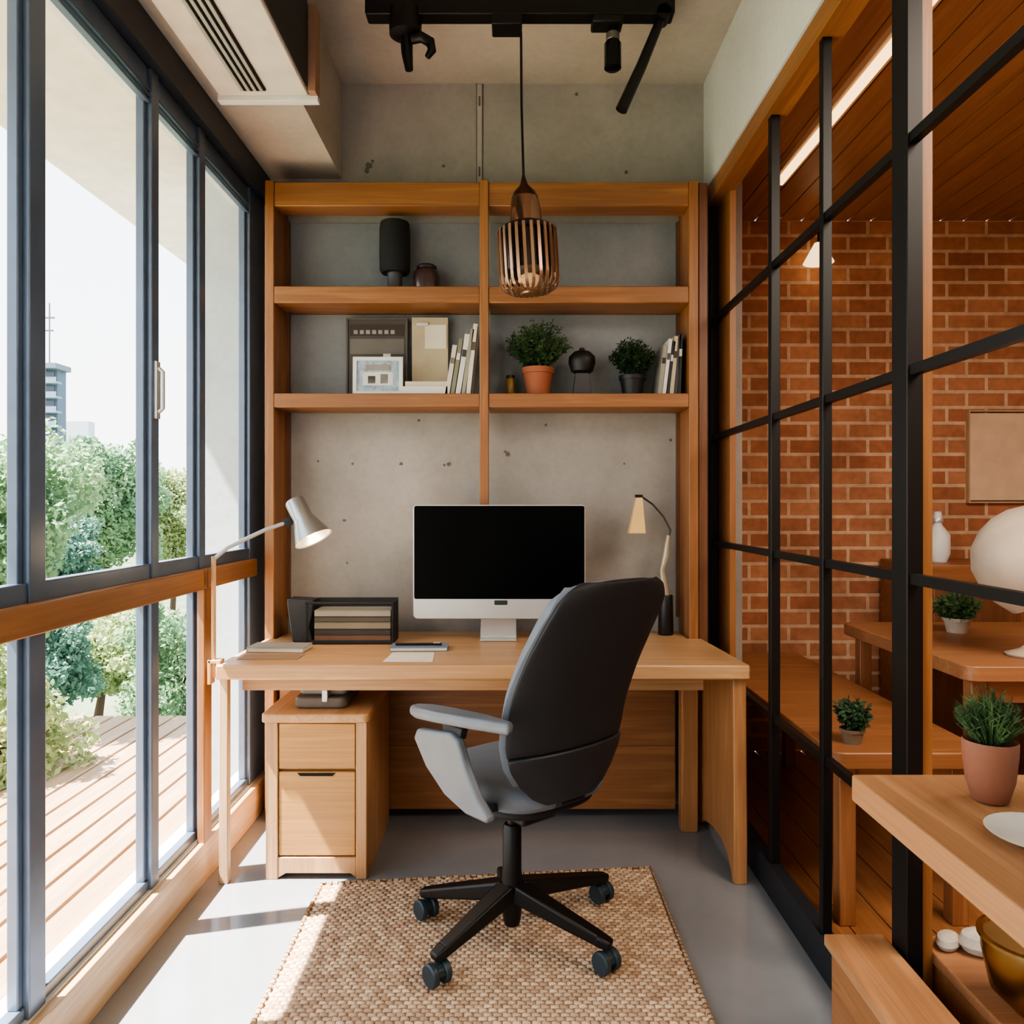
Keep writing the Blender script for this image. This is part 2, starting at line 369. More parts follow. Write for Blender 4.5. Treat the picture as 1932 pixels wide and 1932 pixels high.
cab=thing('wooden_cabinet','broad wooden cabinet under the beige panel at the right edge of the brick room','cabinet',(2.4,3.75,0))
build('body',B(1.9,3.2,3.55,3.98,0,1.0),wood('far','x'),cab,bevel=.004)
for a in(1.93,2.36,2.79):
    d=build('door',B(a,a+.4,3.53,3.55,.05,.92),wood('dark','z'),cab,bevel=.004); build('handle',B(a+.35,a+.37,3.515,3.53,.45,.6),brass,d)
pn=thing('canvas_panel','plain beige panel hanging on the brick wall at the right edge','wall panel',(2.6,3.96,1.5))
build('canvas',B(2.36,2.86,3.975,3.999,1.30,1.75),M('canvas_beige','d0b296',.9),pn,bevel=.003)
build('frame_edge',MB().box(2.353,2.36,3.97,3.999,1.293,1.757).box(2.86,2.867,3.97,3.999,1.293,1.757).box(2.353,2.867,3.97,3.999,1.757,1.764).box(2.353,2.867,3.97,3.999,1.286,1.293),M('canvas_edge','b89878',.9),pn)
dl=thing('dome_lamp','large cream rounded dome lamp on the higher table at the right edge','table lamp',(1.76,2.62,.76))
lx0=1.76
build('base',MB().lathe([(.07,.761),(.075,.768),(.03,.785),(.014,.80),(.012,.98),(.001,.99)],(lx0,2.62,0),28),M('lamp_base','bdab96',.4),dl,smooth=True)
prof=[(.004,.17),(.06,.16),(.12,.13),(.165,.075),(.185,.01),(.186,-.05),(.17,-.11),(.165,-.108),(.18,-.05),(.178,.01),(.155,.07),(.11,.12),(.004,.16)]
build('dome',MB().lathe(prof,(lx0,2.62,1.10),40,Matrix.Rotation(R(-40),3,'Y')@Matrix.Rotation(R(-15),3,'X')),M('white_shell','c4b4a2',.4),dl,smooth=True)
vs=thing('bottle_vase','white ribbed bottle vase standing on the wooden cabinet by the brick wall','vase',(2.07,3.75,1.0))
build('body',MB().lathe([(.04,1.0),(.055,1.04),(.055,1.13),(.02,1.18),(.018,1.24),(.022,1.245)],(2.07,3.75,0),20),whitep,vs,smooth=True)
build('neck_ring',MB().lathe([(.024,1.19),(.027,1.2),(.024,1.21)],(2.07,3.75,0),20),alum,vs,smooth=True)

def plant(name,label,x,y,z,pr,ph,fr,fh,lm,n,size,seed,potm,group=None,blades=False,taperpot=.75,ymax=99):
    t=thing(name,label,'potted plant',(x,y,z),group); rnd=random.Random(seed)
    build('pot',MB().lathe([(pr*taperpot,0),(pr*taperpot,.002),(pr*.97,ph*.8),(pr*1.06,ph*.8),(pr*1.08,ph),(pr*.95,ph),(pr*.92,ph*.85),(.001,ph*.84)] if not blades else [(pr*.6,0),(pr*.72,.003),(pr*.95,ph*.35),(pr*1.06,ph*.75),(pr*1.08,ph*.97),(pr*1.04,ph),(pr*.97,ph*.97),(pr*.92,ph*.85),(.001,ph*.84)],(x,y,z),32),potm,t,smooth=True)
    build('soil',MB().lathe([(pr*.9,ph*.84),(pr*.88,ph*.9),(.001,ph*.92)],(x,y,z),20),soil,t,smooth=True)
    zt=z+ph*.9
    st=MB(); fo=MB()
    for k in range(n):
        a=rnd.uniform(0,6.28); q=math.sqrt(rnd.random()); hh=fh*(1-.45*q*q)*rnd.uniform(.65,1.05)
        p0=Vector((x+math.cos(a)*pr*.4*q,y+math.sin(a)*pr*.4*q,zt)); p2=Vector((x+math.cos(a)*fr*q,y+math.sin(a)*fr*q,zt+hh))
        if p2.y>ymax-.02: p2.y=ymax-.02-rnd.uniform(0,.06)
        if blades:
            s=Vector((-math.sin(a),math.cos(a),0))*size*.4; mid=(p0+p2)/2+Vector((0,0,hh*.1))
            fo.add([p0-s*.5,p0+s*.5,mid+s,p2,mid-s],[(0,1,2,3,4)])
            for j in range(12):
                c=p0.lerp(p2,.15+j*.072); d=Vector((rnd.gauss(0,.8),rnd.gauss(0,.8),1)).normalized()*size*2.8; e=d.orthogonal().normalized()*size*.22
                fo.add([c-e,c+d,c+e],[(0,1,2)])
        else:
            st.tube([p0,p0.lerp(p2,.5)+Vector((0,0,hh*.12)),p2],[.0016,.0012,.0006],4)
            for j in range(20):
                c=p0.lerp(p2,.25+.78*rnd.random())+Vector((0,0,hh*.06)); d=Vector((rnd.gauss(0,1),rnd.gauss(0,1),rnd.gauss(0,.8))).normalized(); e=d.orthogonal().normalized(); s=size*rnd.uniform(.6,1.3)
                c=c+d*s*1.2
                qv=[c-d*s,c+e*s*.5,c+d*s,c-e*s*.5]
                if max(v.y for v in qv)<ymax: fo.add(qv,[(0,1,2,3)])
    if st.v: build('stems',st,leaf2,t)
    build('foliage',fo,lm,t,recalc=False); return t
plant('potted_plant','small leafy plant in a dull brown pot on the low table behind the glass',1.05,2.38,.54,.035,.045,.05,.09,leaf2,60,.010,11,M('stone_pot','6d5a48',.8))
plant('potted_plant','bushy green plant on the higher table behind the glass at the right',1.80,3.12,.76,.05,.06,.08,.10,leaf1,90,.014,12,M('white_pot','a89c8c',.6))

# ---------------------------------------------------------------- shelving unit
bc=thing('shelving_unit','tall open wooden shelving frame fixed on the concrete wall above the desk','shelving',(-.1,3.2,0))
Y0,Y1=3.10,3.295
build('upright',B(-.994,-.957,Y0,Y1,0,2.581),wood('shelf','z'),bc,bevel=.003)
build('upright',B(.712,.75,Y0,Y1,0,2.581),wood('shelf','z'),bc,bevel=.003)
build('outer_upright',B(.753,.79,Y0+.01,Y1,0,2.575),wood('dark','z'),bc,bevel=.003)
build('center_post',B(-.13,-.094,Y0-.004,Y0+.05,.95,2.581),wood('shelf','z'),bc,bevel=.003)
for x0,x1 in((-.957,-.13),(-.094,.712)):
    build('top_beam',B(x0,x1,Y0+.004,Y0+.11,2.478,2.575),wood('shelf','x'),bc,bevel=.003)
    build('shelf',B(x0,x1,Y0,Y1,2.087,2.155),wood('shelf','x'),bc,bevel=.004)
    build('shelf',B(x0,x1,Y0,Y1,1.667,1.724),wood('shelf','x'),bc,bevel=.004)
for a in(-.957,.70):
    for z0,z1 in((.8,1.667),(1.724,2.087),(2.155,2.478)): build('back_strip',B(a,a+.012,3.27,3.298,z0,z1),wood('dark','z'),bc)
blue=concrete('concrete_shaded','6f7376','8b8d90')  # darker bluish concrete, the shade behind the shelves put into the colour
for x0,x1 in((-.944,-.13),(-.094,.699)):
    build('back_panel',B(x0,x1,3.2905,3.2965,2.156,2.477),blue,bc)  # thin sheets added over the wall to carry the painted shade
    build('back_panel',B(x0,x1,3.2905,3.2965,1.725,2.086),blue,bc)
# ---------------------------------------------------------------- desk
dk=thing('desk','long light wooden desk under the shelving with panelled side and back','desk',(-.1,2.9,0))
build('desktop',MB().prism([(-.99,2.57),(.795,2.57),(.76,3.09),(.705,3.09),(.705,3.27),(-.945,3.27),(-.945,3.09),(-.985,3.09)],'z',.69,.74),wood('desk','x',.35),dk,bevel=.006)
build('apron',B(-.93,.66,2.66,2.685,.635,.69),wood('desk','x'),dk)
build('side_panel',MB().prism([(2.585,0),(2.612,0),(2.63,.03),(2.67,.065),(2.75,.085),(2.87,.08),(2.98,.055),(3.05,.02),(3.085,0),(3.09,.69),(2.60,.69),(2.592,.4),(2.585,.15)],'x',.745,.79),wood('sidep','z'),dk,bevel=.004)
build('leg',B(.66,.725,3.0,3.06,0,.69),wood('sidep','z'),dk,bevel=.004)
build('leg',B(-.985,-.955,2.59,2.62,0,.69),wood('pale','z'),dk,bevel=.003)
bp=build('back_panel',B(-.94,.66,3.12,3.14,.045,.69),wood('shelf','x'),dk)
build('panel_groove',B(-.94,.66,3.1192,3.12,.30,.302),M('groove_brown','6b4020',.8),bp)
build('panel_handle',B(.45,.66,3.112,3.119,.612,.622),darkgap,bp)
du=thing('drawer_pedestal','wooden two-drawer pedestal under the left end of the desk','drawer unit',(-.67,2.85,0))
build('body',MB().box(-.838,-.797,2.622,3.10,.0,.535).box(-.531,-.494,2.622,3.10,.0,.535).box(-.797,-.531,2.65,3.10,.02,.535).prism([(-.797,.004),(-.77,.02),(-.55,.02),(-.531,.004),(-.531,.075),(-.797,.075)],'y',2.624,2.65),wood('desk','z'),du,bevel=.003)
build('top',MB().prism(rrect(-.852,-.486,2.61,3.115,.02),'z',.535,.565),wood('desk','y'),du,bevel=.005)
d1=build('drawer',B(-.794,-.534,2.626,2.66,.375,.53),wood('drawer','x'),du,bevel=.003)
d2=build('drawer',B(-.794,-.534,2.626,2.66,.08,.365),wood('drawer','x'),du,bevel=.003)
build('finger_pull',MB().prism([(-.73,.362),(-.60,.362),(-.61,.352),(-.72,.352)],'y',2.622,2.63),darkgap,d2)
cs=thing('leather_case','small grey-brown leather case lying on the drawer pedestal','case',(-.66,2.82,.565))
build('case_body',MB().prism(rrect(-.76,-.575,2.68,2.93,.03),'z',.566,.604),M('leather_grey','6a5f58',.5,bump=.2),cs,bevel=.008,seg=3)
build('flap',MB().prism(rrect(-.752,-.583,2.72,2.925,.025),'z',.604,.630),M('leather_light','9a9188',.45,bump=.2),cs,bevel=.008,seg=3)
build('clasp',B(-.66,-.64,2.675,2.725,.59,.632),alum,cs,bevel=.002)

# ---------------------------------------------------------------- things on shelves
sp=thing('cylinder_speaker','black cylindrical speaker on a short grey foot on the top shelf','speaker',(-.49,3.2,2.155))
c=P(745,0,3.2).x
build('body',MB().lathe([(.055,2.235),(.062,2.245),(.064,2.30),(.063,2.42),(.060,2.441),(.001,2.443)],(c,3.2,0),32),M('speaker_cloth','16181b',.85,bump=.5,bs=500),sp,smooth=True)
build('foot',MB().lathe([(.042,2.156),(.042,2.158),(.032,2.175),(.032,2.235),(.001,2.236)],(c,3.2,0),24),M('speaker_foot','5b5d60',.4,.5),sp,smooth=True)
build('top_ring',MB().lathe([(.060,2.440),(.058,2.445),(.05,2.445),(.048,2.441)],(c,3.2,0),28),blackpl,sp,smooth=True)
c=P(805,0,3.2).x
jr=thing('round_jar','small dark reddish jar with lid beside the cylindrical speaker on the top shelf','jar',(c,3.2,2.155))
build('body',MB().lathe([(.045,2.156),(.057,2.165),(.058,2.215),(.052,2.24),(.04,2.25),(.001,2.25)],(c,3.2,0),28),M('jar_dark','3a2424',.3,coat=.5),jr,smooth=True)
build('lid',MB().lathe([(.042,2.25),(.042,2.262),(.036,2.268),(.001,2.27)],(c,3.2,0),28),M('jar_lid','1b1616',.4),jr,smooth=True)
def pframe(name,label,x0,x1,y,z0,z1,b,fm,im,extra,lean=.02,cat='picture frame'):
    t=thing(name,label,cat,((x0+x1)/2,y,z0))
    mb=MB().box(x0,x1,y-.012,y,z0,z0+b).box(x0,x1,y-.012,y,z1-b,z1).box(x0,x0+b,y-.012,y,z0+b,z1-b).box(x1-b,x1,y-.012,y,z0+b,z1-b)
    f=build('frame',mb,fm,t,bevel=.001); pi=build('picture',B(x0+b,x1-b,y-.006,y,z0+b,z1-b),im,t)
    w=x1-x0;h=z1-z0
    for (a0,a1,b0,b1,m) in extra: build('print_detail',B(x0+w*a0,x0+w*a1,y-.0075,y-.006,z0+h*b0,z0+h*b1),m,pi)
    for o in (t,): o.rotation_euler.x=-lean
    return t
gm=M('print_grey','8f8a84',.7); dm=M('print_dark','4a4541',.6); wm=M('print_white','d8d5cf',.6); bm_=M('print_blue','9fb0bd',.6,var=.35,ns=60)
tx=[(.12+.1*i,.185+.1*i,.80,.85,wm) for i in range(7)]
pframe('picture_frame','dark print with pale lettering standing behind the white frame',-.70,-.44,3.262,1.725,2.065,.008,M('frame_dark','5a514a',.5),dm,
  [(.06,.94,.55,.74,M('print_mid','6f6a64',.7)),(.06,.94,.78,.92,M('print_brown','3d332d',.7)),(.6,.72,.45,.56,wm)]+tx,.01)
pframe('picture_frame','small white picture frame with pale blue photo on the middle shelf',-.652,-.447,3.165,1.725,1.882,.016,whitep,bm_,
  [(.2,.8,.25,.6,wm),(.25,.75,.65,.8,gm),(.3,.45,.3,.5,dm),(.55,.7,.3,.55,gm)],.04)
bb=thing('flat_book','white flat book lying under the beige clipboard on the middle shelf','book',(-.35,3.2,1.724))
build('cover',MB().box(-.445,-.262,3.13,3.27,1.7245,1.728).box(-.445,-.262,3.13,3.27,1.752,1.756).box(-.445,-.262,3.13,3.134,1.728,1.752),whitep,bb); build('pages',B(-.442,-.265,3.135,3.268,1.728,1.752),pages,bb)
bb=thing('flat_book','thinner cream book lying on top of the white flat book','book',(-.35,3.2,1.756))
build('cover',MB().box(-.435,-.265,3.14,3.27,1.757,1.76).box(-.435,-.265,3.14,3.27,1.775,1.778).box(-.435,-.265,3.14,3.143,1.76,1.775),M('cream_cover','d0c3ad',.7),bb); build('pages',B(-.433,-.267,3.144,3.268,1.76,1.775),pages,bb)
bb=thing('clipboard','tall beige board with a small pale card standing on the flat books','board',(-.345,3.2,1.778))
build('board',B(-.42,-.268,3.235,3.25,1.779,2.062),M('board_beige','b3a589',.7),bb,bevel=.002)
build('card',B(-.365,-.275,3.231,3.235,1.93,2.03),M('card_pale','d6cdb8',.7),bb)
build('clip',B(-.40,-.35,3.228,3.235,2.025,2.04),alum,bb,bevel=.002)
def book(x,y,z,th,h,d,tilt,col,label,group,band=None,lean_left=False):
    t=thing('book',label,'book',(x,y,z),group); m=M('cover_'+col,col,.6)
    c=build('cover',MB().box(x,x+.002,y,y+d,z,z+h).box(x+th-.002,x+th,y,y+d,z,z+h).box(x+.002,x+th-.002,y,y+.003,z,z+h),m,t)
    build('pages',B(x+.002,x+th-.002,y+.003,y+d-.003,z+.003,z+h-.003),pages,t)
    if band: build('spine_band',B(x+.001,x+th-.001,y-.0006,y,z+h*.62,z+h*.74),M('band_'+band,band,.6),c)
    t.rotation_euler.y=R(tilt)
xs=-.272
for th,h,t_,col,lb,bd in[(.018,.20,9,'c9c2b4','short cream book leaning, first right of the beige board','6d6a5c'),(.016,.225,9,'7c7a66','olive grey book second in the leaning row left of the post','d5d0c0'),(.02,.245,9,'cfcfca','white book third in the leaning row left of the post','3a3a3a'),(.015,.265,8,'98917e','khaki book fourth in the leaning row left of the post',None),(.017,.285,6,'d6d2c6','tall pale book fifth in the leaning row, nearest the central post','55503f')]:
    book(xs,3.13,1.728,th,h,.15,t_,col,lb,'books leaning against the central post',bd); xs+=th/math.cos(R(t_))+.004
xs=.592
for th,h,t_,col,lb,bd in[(.016,.20,7,'8c8a80','grey book leftmost in the row beside the right upright','2a2a2a'),(.014,.225,7,'d2cfc8','white book second in the row beside the right upright','444444'),(.012,.215,7,'23262a','thin black book third in the row beside the right upright','c0c0c0'),(.016,.235,5,'b3a78f','tan book fourth in the row beside the right upright','3b3226'),(.012,.24,4,'3a3a38','charcoal book fifth in the row beside the right upright',None),(.013,.245,2,'1a1c1e','tall black book sixth in the row, touching the right upright','c9c2ae')]:
    book(xs,3.13,1.727,th,h,.15,t_,col,lb,'books beside the right upright',bd); xs+=th/math.cos(R(t_))+.002
plant('potted_plant','bushy green plant in a terracotta pot on the middle shelf',P(1015,0,3.19).x,3.19,1.725,.062,.115,.135,.20,leaf1,170,.0085,21,terra,ymax=3.285)
plant('potted_plant','darker green plant in a black pot on the middle shelf left of the books',P(1193,0,3.2).x,3.2,1.725,.052,.085,.095,.15,leaf2,190,.0085,22,M('black_pot','141618',.5),ymax=3.285)
yc=P(963,0,3.2).x
yb=thing('small_candle','small ochre candle jar at the left of the terracotta pot','candle',(yc,3.2,1.725))
build('jar',MB().lathe([(.014,1.725),(.018,1.73),(.018,1.80),(.016,1.803),(.001,1.803)],(yc,3.22,0),18),M('ochre','7d5f22',.4),yb,smooth=True)
build('lid',MB().lathe([(.018,1.803),(.018,1.815),(.001,1.817)],(yc,3.22,0),18),black,yb,smooth=True)
c=P(1098,0,3.18).x
s2=thing('round_speaker','small black rounded speaker on a grey block between the two plants','speaker',(c,3.18,1.724))
build('stand',MB().prism([(c-.038,1.725),(c+.038,1.725),(c+.028,1.815),(c-.028,1.815)],'y',3.15,3.21),M('stand_grey','3d3b40',.6),s2,bevel=.003)
build('head',MB().lathe([(.02,1.81),(.045,1.825),(.056,1.86),(.054,1.885),(.035,1.905),(.012,1.912),(.010,1.922),(.001,1.923)],(c,3.18,0),28),M('speaker_black','0f1012',.5),s2,smooth=True)

# ---------------------------------------------------------------- things on desk
mn=thing('computer_monitor','large desktop computer with black screen and silver chin on the desk','monitor',(0,3.02,.74))
ym=3.03; a=P(779,952,ym); b=P(1105,1168,ym)
build('housing',MB().prism(rrect(a.x,b.x,b.z,a.z,.018),'y',ym,ym+.022),alum,mn,bevel=.003,smooth=True)
s=build('screen',MB().prism(rrect(a.x+.005,b.x-.005,P(0,1130,ym).z,a.z-.005,.008),'y',ym-.002,ym+.002),M('screen_black','010101',.3,spec=.08),mn)
q=P(945,1137,ym); build('sensor_mark',MB().prism(rrect(q.x-.026,q.x+.026,q.z-.009,q.z+.009,.004),'y',ym-.002,ym+.001),M('mark_dark','1f2a28',.4),mn)
q0=P(905,0,ym).x;q1=P(975,0,ym).x
build('stand',MB().prism([(ym+.02,1.0),(ym+.035,1.0),(ym+.056,.747),(ym-.01,.747),(ym-.01,.741),(ym+.063,.741),(ym+.055,.95)],'x',q0,q1),alum,mn,bevel=.002)
fo=thing('file_organizer','dark file rack with curved black end on the back left of the desk','file rack',(-.67,3.06,.74))
xa,xb=-.875,-.455
build('end_bracket',MB().prism([(xa+.02,.741),(xa+.1,.741),(xa+.085,.80),(xa+.1,.86),(xa+.1,.905),(xa,.91),(xa,.885),(xa+.012,.80)],'y',3.0,3.09),M('rack_dark','2a2a2d',.5),fo,bevel=.004)
build('frame',MB().box(xb-.008,xb,2.96,3.09,.741,.90).box(xa+.1,xb,3.085,3.09,.741,.905).box(xa+.1,xb,2.955,2.963,.741,.755).box(xa+.1,xb,2.955,3.09,.741,.745).box(xb-.34,xb-.328,2.955,2.963,.741,.90).box(xb-.34,xb,2.955,2.963,.893,.903),blackpl,fo,bevel=.002)
z=.7465
for h,col,lb in[(.028,'6a4b37','brown folder box at the bottom of the dark file rack'),(.022,'343230','charcoal folder second from the bottom in the dark file rack'),(.026,'7d7262','taupe folder third from the bottom in the dark file rack'),(.020,'4d463e','dark brown-grey folder second from the top in the dark file rack'),(.024,'8f897d','pale grey folder on top in the dark file rack')]:
    t=thing('folder',lb,'folder',(-.64,3.03,z),'folders in the file rack')
    build('cover',MB().box(xa+.115,xb-.012,2.966,3.083,z,z+.002).box(xa+.115,xb-.012,2.966,3.083,z+h-.003,z+h-.001).box(xa+.115,xb-.012,2.966,2.969,z+.002,z+h-.004),M('folder_'+col,col,.6),t)
    build('papers',B(xa+.12,xb-.016,2.97,3.08,z+.003,z+h-.004),pages,t); z+=h+.001
def notebook(name,label,cx,cy,w,d,h,rot,cm):
    t=thing(name,label,'notebook',(cx,cy,.741))
    build('cover',MB().box(cx-w/2,cx+w/2,cy-d/2,cy+d/2,.741,.743).box(cx-w/2,cx+w/2,cy-d/2,cy+d/2,.741+h-.002,.741+h).box(cx-w/2,cx-w/2+.002,cy-d/2,cy+d/2,.743,.741+h-.002),cm,t)
    build('pages',B(cx-w/2+.002,cx+w/2-.003,cy-d/2+.003,cy+d/2-.003,.743,.741+h-.002),paper,t); t.rotation_euler.z=R(rot); return t
notebook('notebook','grey closed notebook near the left end of the desk',P(530,0,2.85).x,2.84,.21,.11,.018,-3,M('nb_grey','8f8a82',.6))
sh=MB().box(-.95,-.74,2.66,2.76,.7405,.7415); tag(build('paper_sheet',sh,M('sheet_tan','8a6c50',.8)),'thin tan paper sheet at the left desk edge before the grey notebook','paper')
notebook('notebook','grey-blue notebook in the middle of the desk before the screen',P(792,0,2.86).x,2.86,.21,.10,.014,2,M('nb_blue','6c7a8c',.5))
tag(build('paper_sheet',MB().prism([(-.44,2.62),(-.27,2.62),(-.28,2.79),(-.43,2.79)],'z',.7405,.7415),M('sheet_white','d8cfc0',.8)),'pale paper sheet lying in front of the grey-blue notebook','paper')
pe=thing('pen','black pen lying on the grey-blue notebook','pen',(-.33,2.85,.756))
build('barrel',MB().tube([(-.43,2.85,.760),(-.26,2.855,.760)],.0045,8),black,pe,smooth=True); build('clip',B(-.29,-.265,2.848,2.852,.764,.767),alum,pe)
la=thing('desk_lamp','silver desk lamp with glowing conical shade at the left end of the desk','desk lamp',(-1.0,2.6,.74))
lp=P(403,0,2.61).x
build('pole',MB().tube([(lp,2.61,.69),(lp,2.61,1.10)],.008,12),cane,la,smooth=True)
build('clamp',MB().box(lp-.012,lp+.03,2.59,2.63,.741,.752).box(lp-.014,lp-.003,2.59,2.63,.67,.752),cane,la,bevel=.002)
e=P(543,985,2.72)
build('arm',MB().tube([(lp,2.61,1.09),P(430,1033,2.63),P(500,1000,2.68),e],.007,10),alum,la,smooth=True)
build('joint',MB().lathe([(.001,-.014),(.016,-.012),(.016,.012),(.001,.014)],e,16,Matrix.Rotation(R(90),3,'X')),black,la,smooth=True)
A=P(556,945,2.72); ax=(P(592,1017,2.69)-A); L=ax.length; Mx=ax.to_track_quat('Z','Y').to_matrix()
build('shade',MB().lathe([(.001,-.002),(.032,-.002),(.036,.004),(.036,L*.45),(.038,L*.5),(.066,L*.97),(.068,L),(.062,L*.98),(.034,L*.52),(.001,L*.5)],A,32,Mx),M('lamp_silver','a9a9a8',.3,.75,var=.03),la,smooth=True)
build('bulb',MB().lathe([(.001,L*.55),(.018,L*.6),(.03,L*.78),(.018,L*.9),(.001,L*.93)],A,16,Mx),M('bulb_glow','ffd9a0',.5,emis='ffc070',es=8),la,smooth=True)
lb=thing('desk_lamp','slender curved lamp with hanging gold shade at the right end of the desk','desk lamp',(.63,3.18,.74))
bx=P(1256,0,3.18).x; yl=3.18
build('base',MB().lathe([(.03,.741),(.032,.745),(.029,.90),(.027,.905),(.001,.906)],(bx,yl,0),24),M('speckled_black','101214',.4,var=.9,ns=200),lb,smooth=True)
build('holder',MB().tube([(bx,yl,.90),P(1249,1075,yl),P(1256,1050,yl),P(1261,1010,yl)],[.018,.013,.016,.008],14),M('cream_grey','b0a590',.35,.4),lb,smooth=True)
build('arm',MB().tube([P(1262,1015,yl),P(1265,1000,yl),P(1252,975,yl),P(1232,952,yl),P(1212,938,yl-.02),P(1206,940,yl-.04)],.004,10),M('lamp_arm','4a4844',.4,.5),lb,smooth=True)
t0=P(1205,936,yl-.04); sh=MB()
def quadring(c,w,d): return [(c.x-w,c.y-d,c.z),(c.x+w,c.y-d,c.z),(c.x+w,c.y+d,c.z),(c.x-w,c.y+d,c.z)]
sh.add(quadring(P(1206,938,yl-.04),.012,.012)+quadring(P(1201,1006,yl-.04),.033,.03),[(0,1,2,3),(0,1,5,4),(1,2,6,5),(2,3,7,6),(3,0,4,7),(4,5,6,7)])
build('shade',sh,M('gold_shade','c9a468',.35,.3,emis='ffcf8a',es=.25),lb,bevel=.002)
build('shade_rim',MB().box(t0.x-.014,t0.x+.014,yl-.055,yl-.025,t0.z-.006,t0.z+.006),black,lb,bevel=.001)

# ---------------------------------------------------------------- track light + pendant
tl=thing('track_light','black ceiling track with spotlights at the top of the picture','track light',(.03,2.7,3.07))
rail=build('rail',MB().prism(rrect(-.51,.565,2.975,3.045,.01),'y',2.67,2.73),black,tl,bevel=.003)
build('ceiling_mount',B(-.44,-.40,2.68,2.72,3.045,3.078),black,tl); build('ceiling_mount',B(.46,.50,2.68,2.72,3.045,3.078),black,tl)
s=build('spotlight',MB().lathe([(.03,-.06),(.056,-.05),(.058,.03),(.05,.04),(.001,.04)],(P(765,0,2.7).x,2.7,2.97),24),black,tl,smooth=True)
build('prong',MB().tube([P(767,70,2.7),P(768,100,2.7),P(772,132,2.7)],[.022,.02,.014],14),black,s,smooth=True)
build('hook',MB().tube([P(775,75,2.68),P(795,70,2.68),P(812,80,2.68),P(815,95,2.68),P(806,108,2.68)],[.016,.018,.018,.015,.01],12),black,s,smooth=True)
build('junction_box',MB().prism(rrect(P(928,0,2.7).x,P(985,0,2.7).x,P(0,58,2.7).z,2.975,.006),'y',2.66,2.74),black,tl,bevel=.003)
s=build('spotlight',MB().box(P(1116,0,2.7).x,P(1174,0,2.7).x,2.665,2.735,P(0,52,2.7).z,2.975),black,tl,bevel=.006)
build('lamp_tube',MB().lathe([(.022,0),(.03,.006),(.03,.09),(.022,.10),(.02,.14),(.001,.14)],P(1156,132,2.7),20),M('spot_tube','1b1c1f',.2,.6),s,smooth=True)
build('bulb_ring',MB().lathe([(.021,.10),(.024,.103),(.024,.125),(.021,.128)],P(1156,132,2.7),20),M('ring_grey','77746c',.3,.7),s,smooth=True)
s=build('pivot',MB().lathe([(.001,-.03),(.025,-.03),(.025,.03),(.001,.03)],P(1250,30,2.7),18,Matrix.Rotation(R(90),3,'X')),black,tl,smooth=True)
build('rod',MB().tube([P(1247,35,2.7),P(1210,125,2.7),P(1172,208,2.7)],[.016,.019,.021],14),black,s,smooth=True)
pd=thing('pendant_lamp','bronze slatted pendant lamp hanging on a long black cord before the shelving','pendant lamp',P(986,60,2.7))
top=P(988,338,2.7); cx,cy,z0=top
build('cord',MB().tube([P(983,60,2.7),P(984,200,2.7),(cx,cy,z0-.005)],.0045,8),black,pd,smooth=True)
k=1/539
def lz(py): return z0-(py-338)*k
cap=MB().lathe([(.004,lz(330)),(.008,lz(338)),(.016,lz(350)),(.040,lz(364)),(.047,lz(374)),(.001,lz(375))],(cx,cy,0),28)
neck=MB().lathe([(.044,lz(370)),(.050,lz(382)),(.054,lz(398)),(.057,lz(426)),(.001,lz(427))],(cx,cy,0),28)
ring=MB().lathe([(.056,lz(422)),(.090,lz(430)),(.103,lz(437)),(.106,lz(443)),(.098,lz(444)),(.050,lz(432))],(cx,cy,0),36)
cage=MB()
NS=26
for i in range(NS):
    th=2*math.pi*i/NS; pr=[(.103,436),(.105,450),(.105,522),(.103,535),(.095,545),(.075,551),(.03,553)]
    st=len(cage.v)
    for (r,py) in pr:
        for dr,dt in((-.0025,-.056),(.0025,-.056),(.0025,.056),(-.0025,.056)):
            q=th+dt*.105/max(r,.05)*.9; cage.v.append((cx+(r+dr)*math.cos(q),cy+(r+dr)*math.sin(q),lz(py)))
    for j in range(len(pr)-1):
        for m in range(4): n=(m+1)%4; cage.f.append((st+j*4+m,st+j*4+n,st+j*4+4+n,st+j*4+4+m))
botr=MB().lathe([(.001,lz(551)),(.030,lz(551)),(.034,lz(553)),(.030,lz(556)),(.001,lz(556))],(cx,cy,0),32)
liner=MB().lathe([(.090,lz(434)),(.093,lz(445)),(.093,lz(515)),(.001,lz(518))],(cx,cy,0),32)  # dark cylinder added so the gaps between the slats look shaded
bulb=MB().lathe([(.012,lz(512)),(.016,lz(517)),(.035,lz(522)),(.04,lz(530)),(.03,lz(538)),(.001,lz(541))],(cx,cy,0),24)
MT=Matrix.Translation(top)@Matrix.Rotation(R(-3.2),4,'Y')@Matrix.Translation(-top)
for n,mb,m in(('cap',cap,copper),('neck',neck,M('neck_copper','94705c',.12,.9)),('top_ring',ring,black),('slat_cage',cage,bronze),('bottom_ring',botr,bronze),('gap_liner',liner,M('inner_brown','2b1b12',.2,.4)),('bulb',bulb,M('pendant_bulb','c9a27a',.3,emis='ffc98a',es=.4))):
    build(n,mb.xf(MT),m,pd,smooth=True)

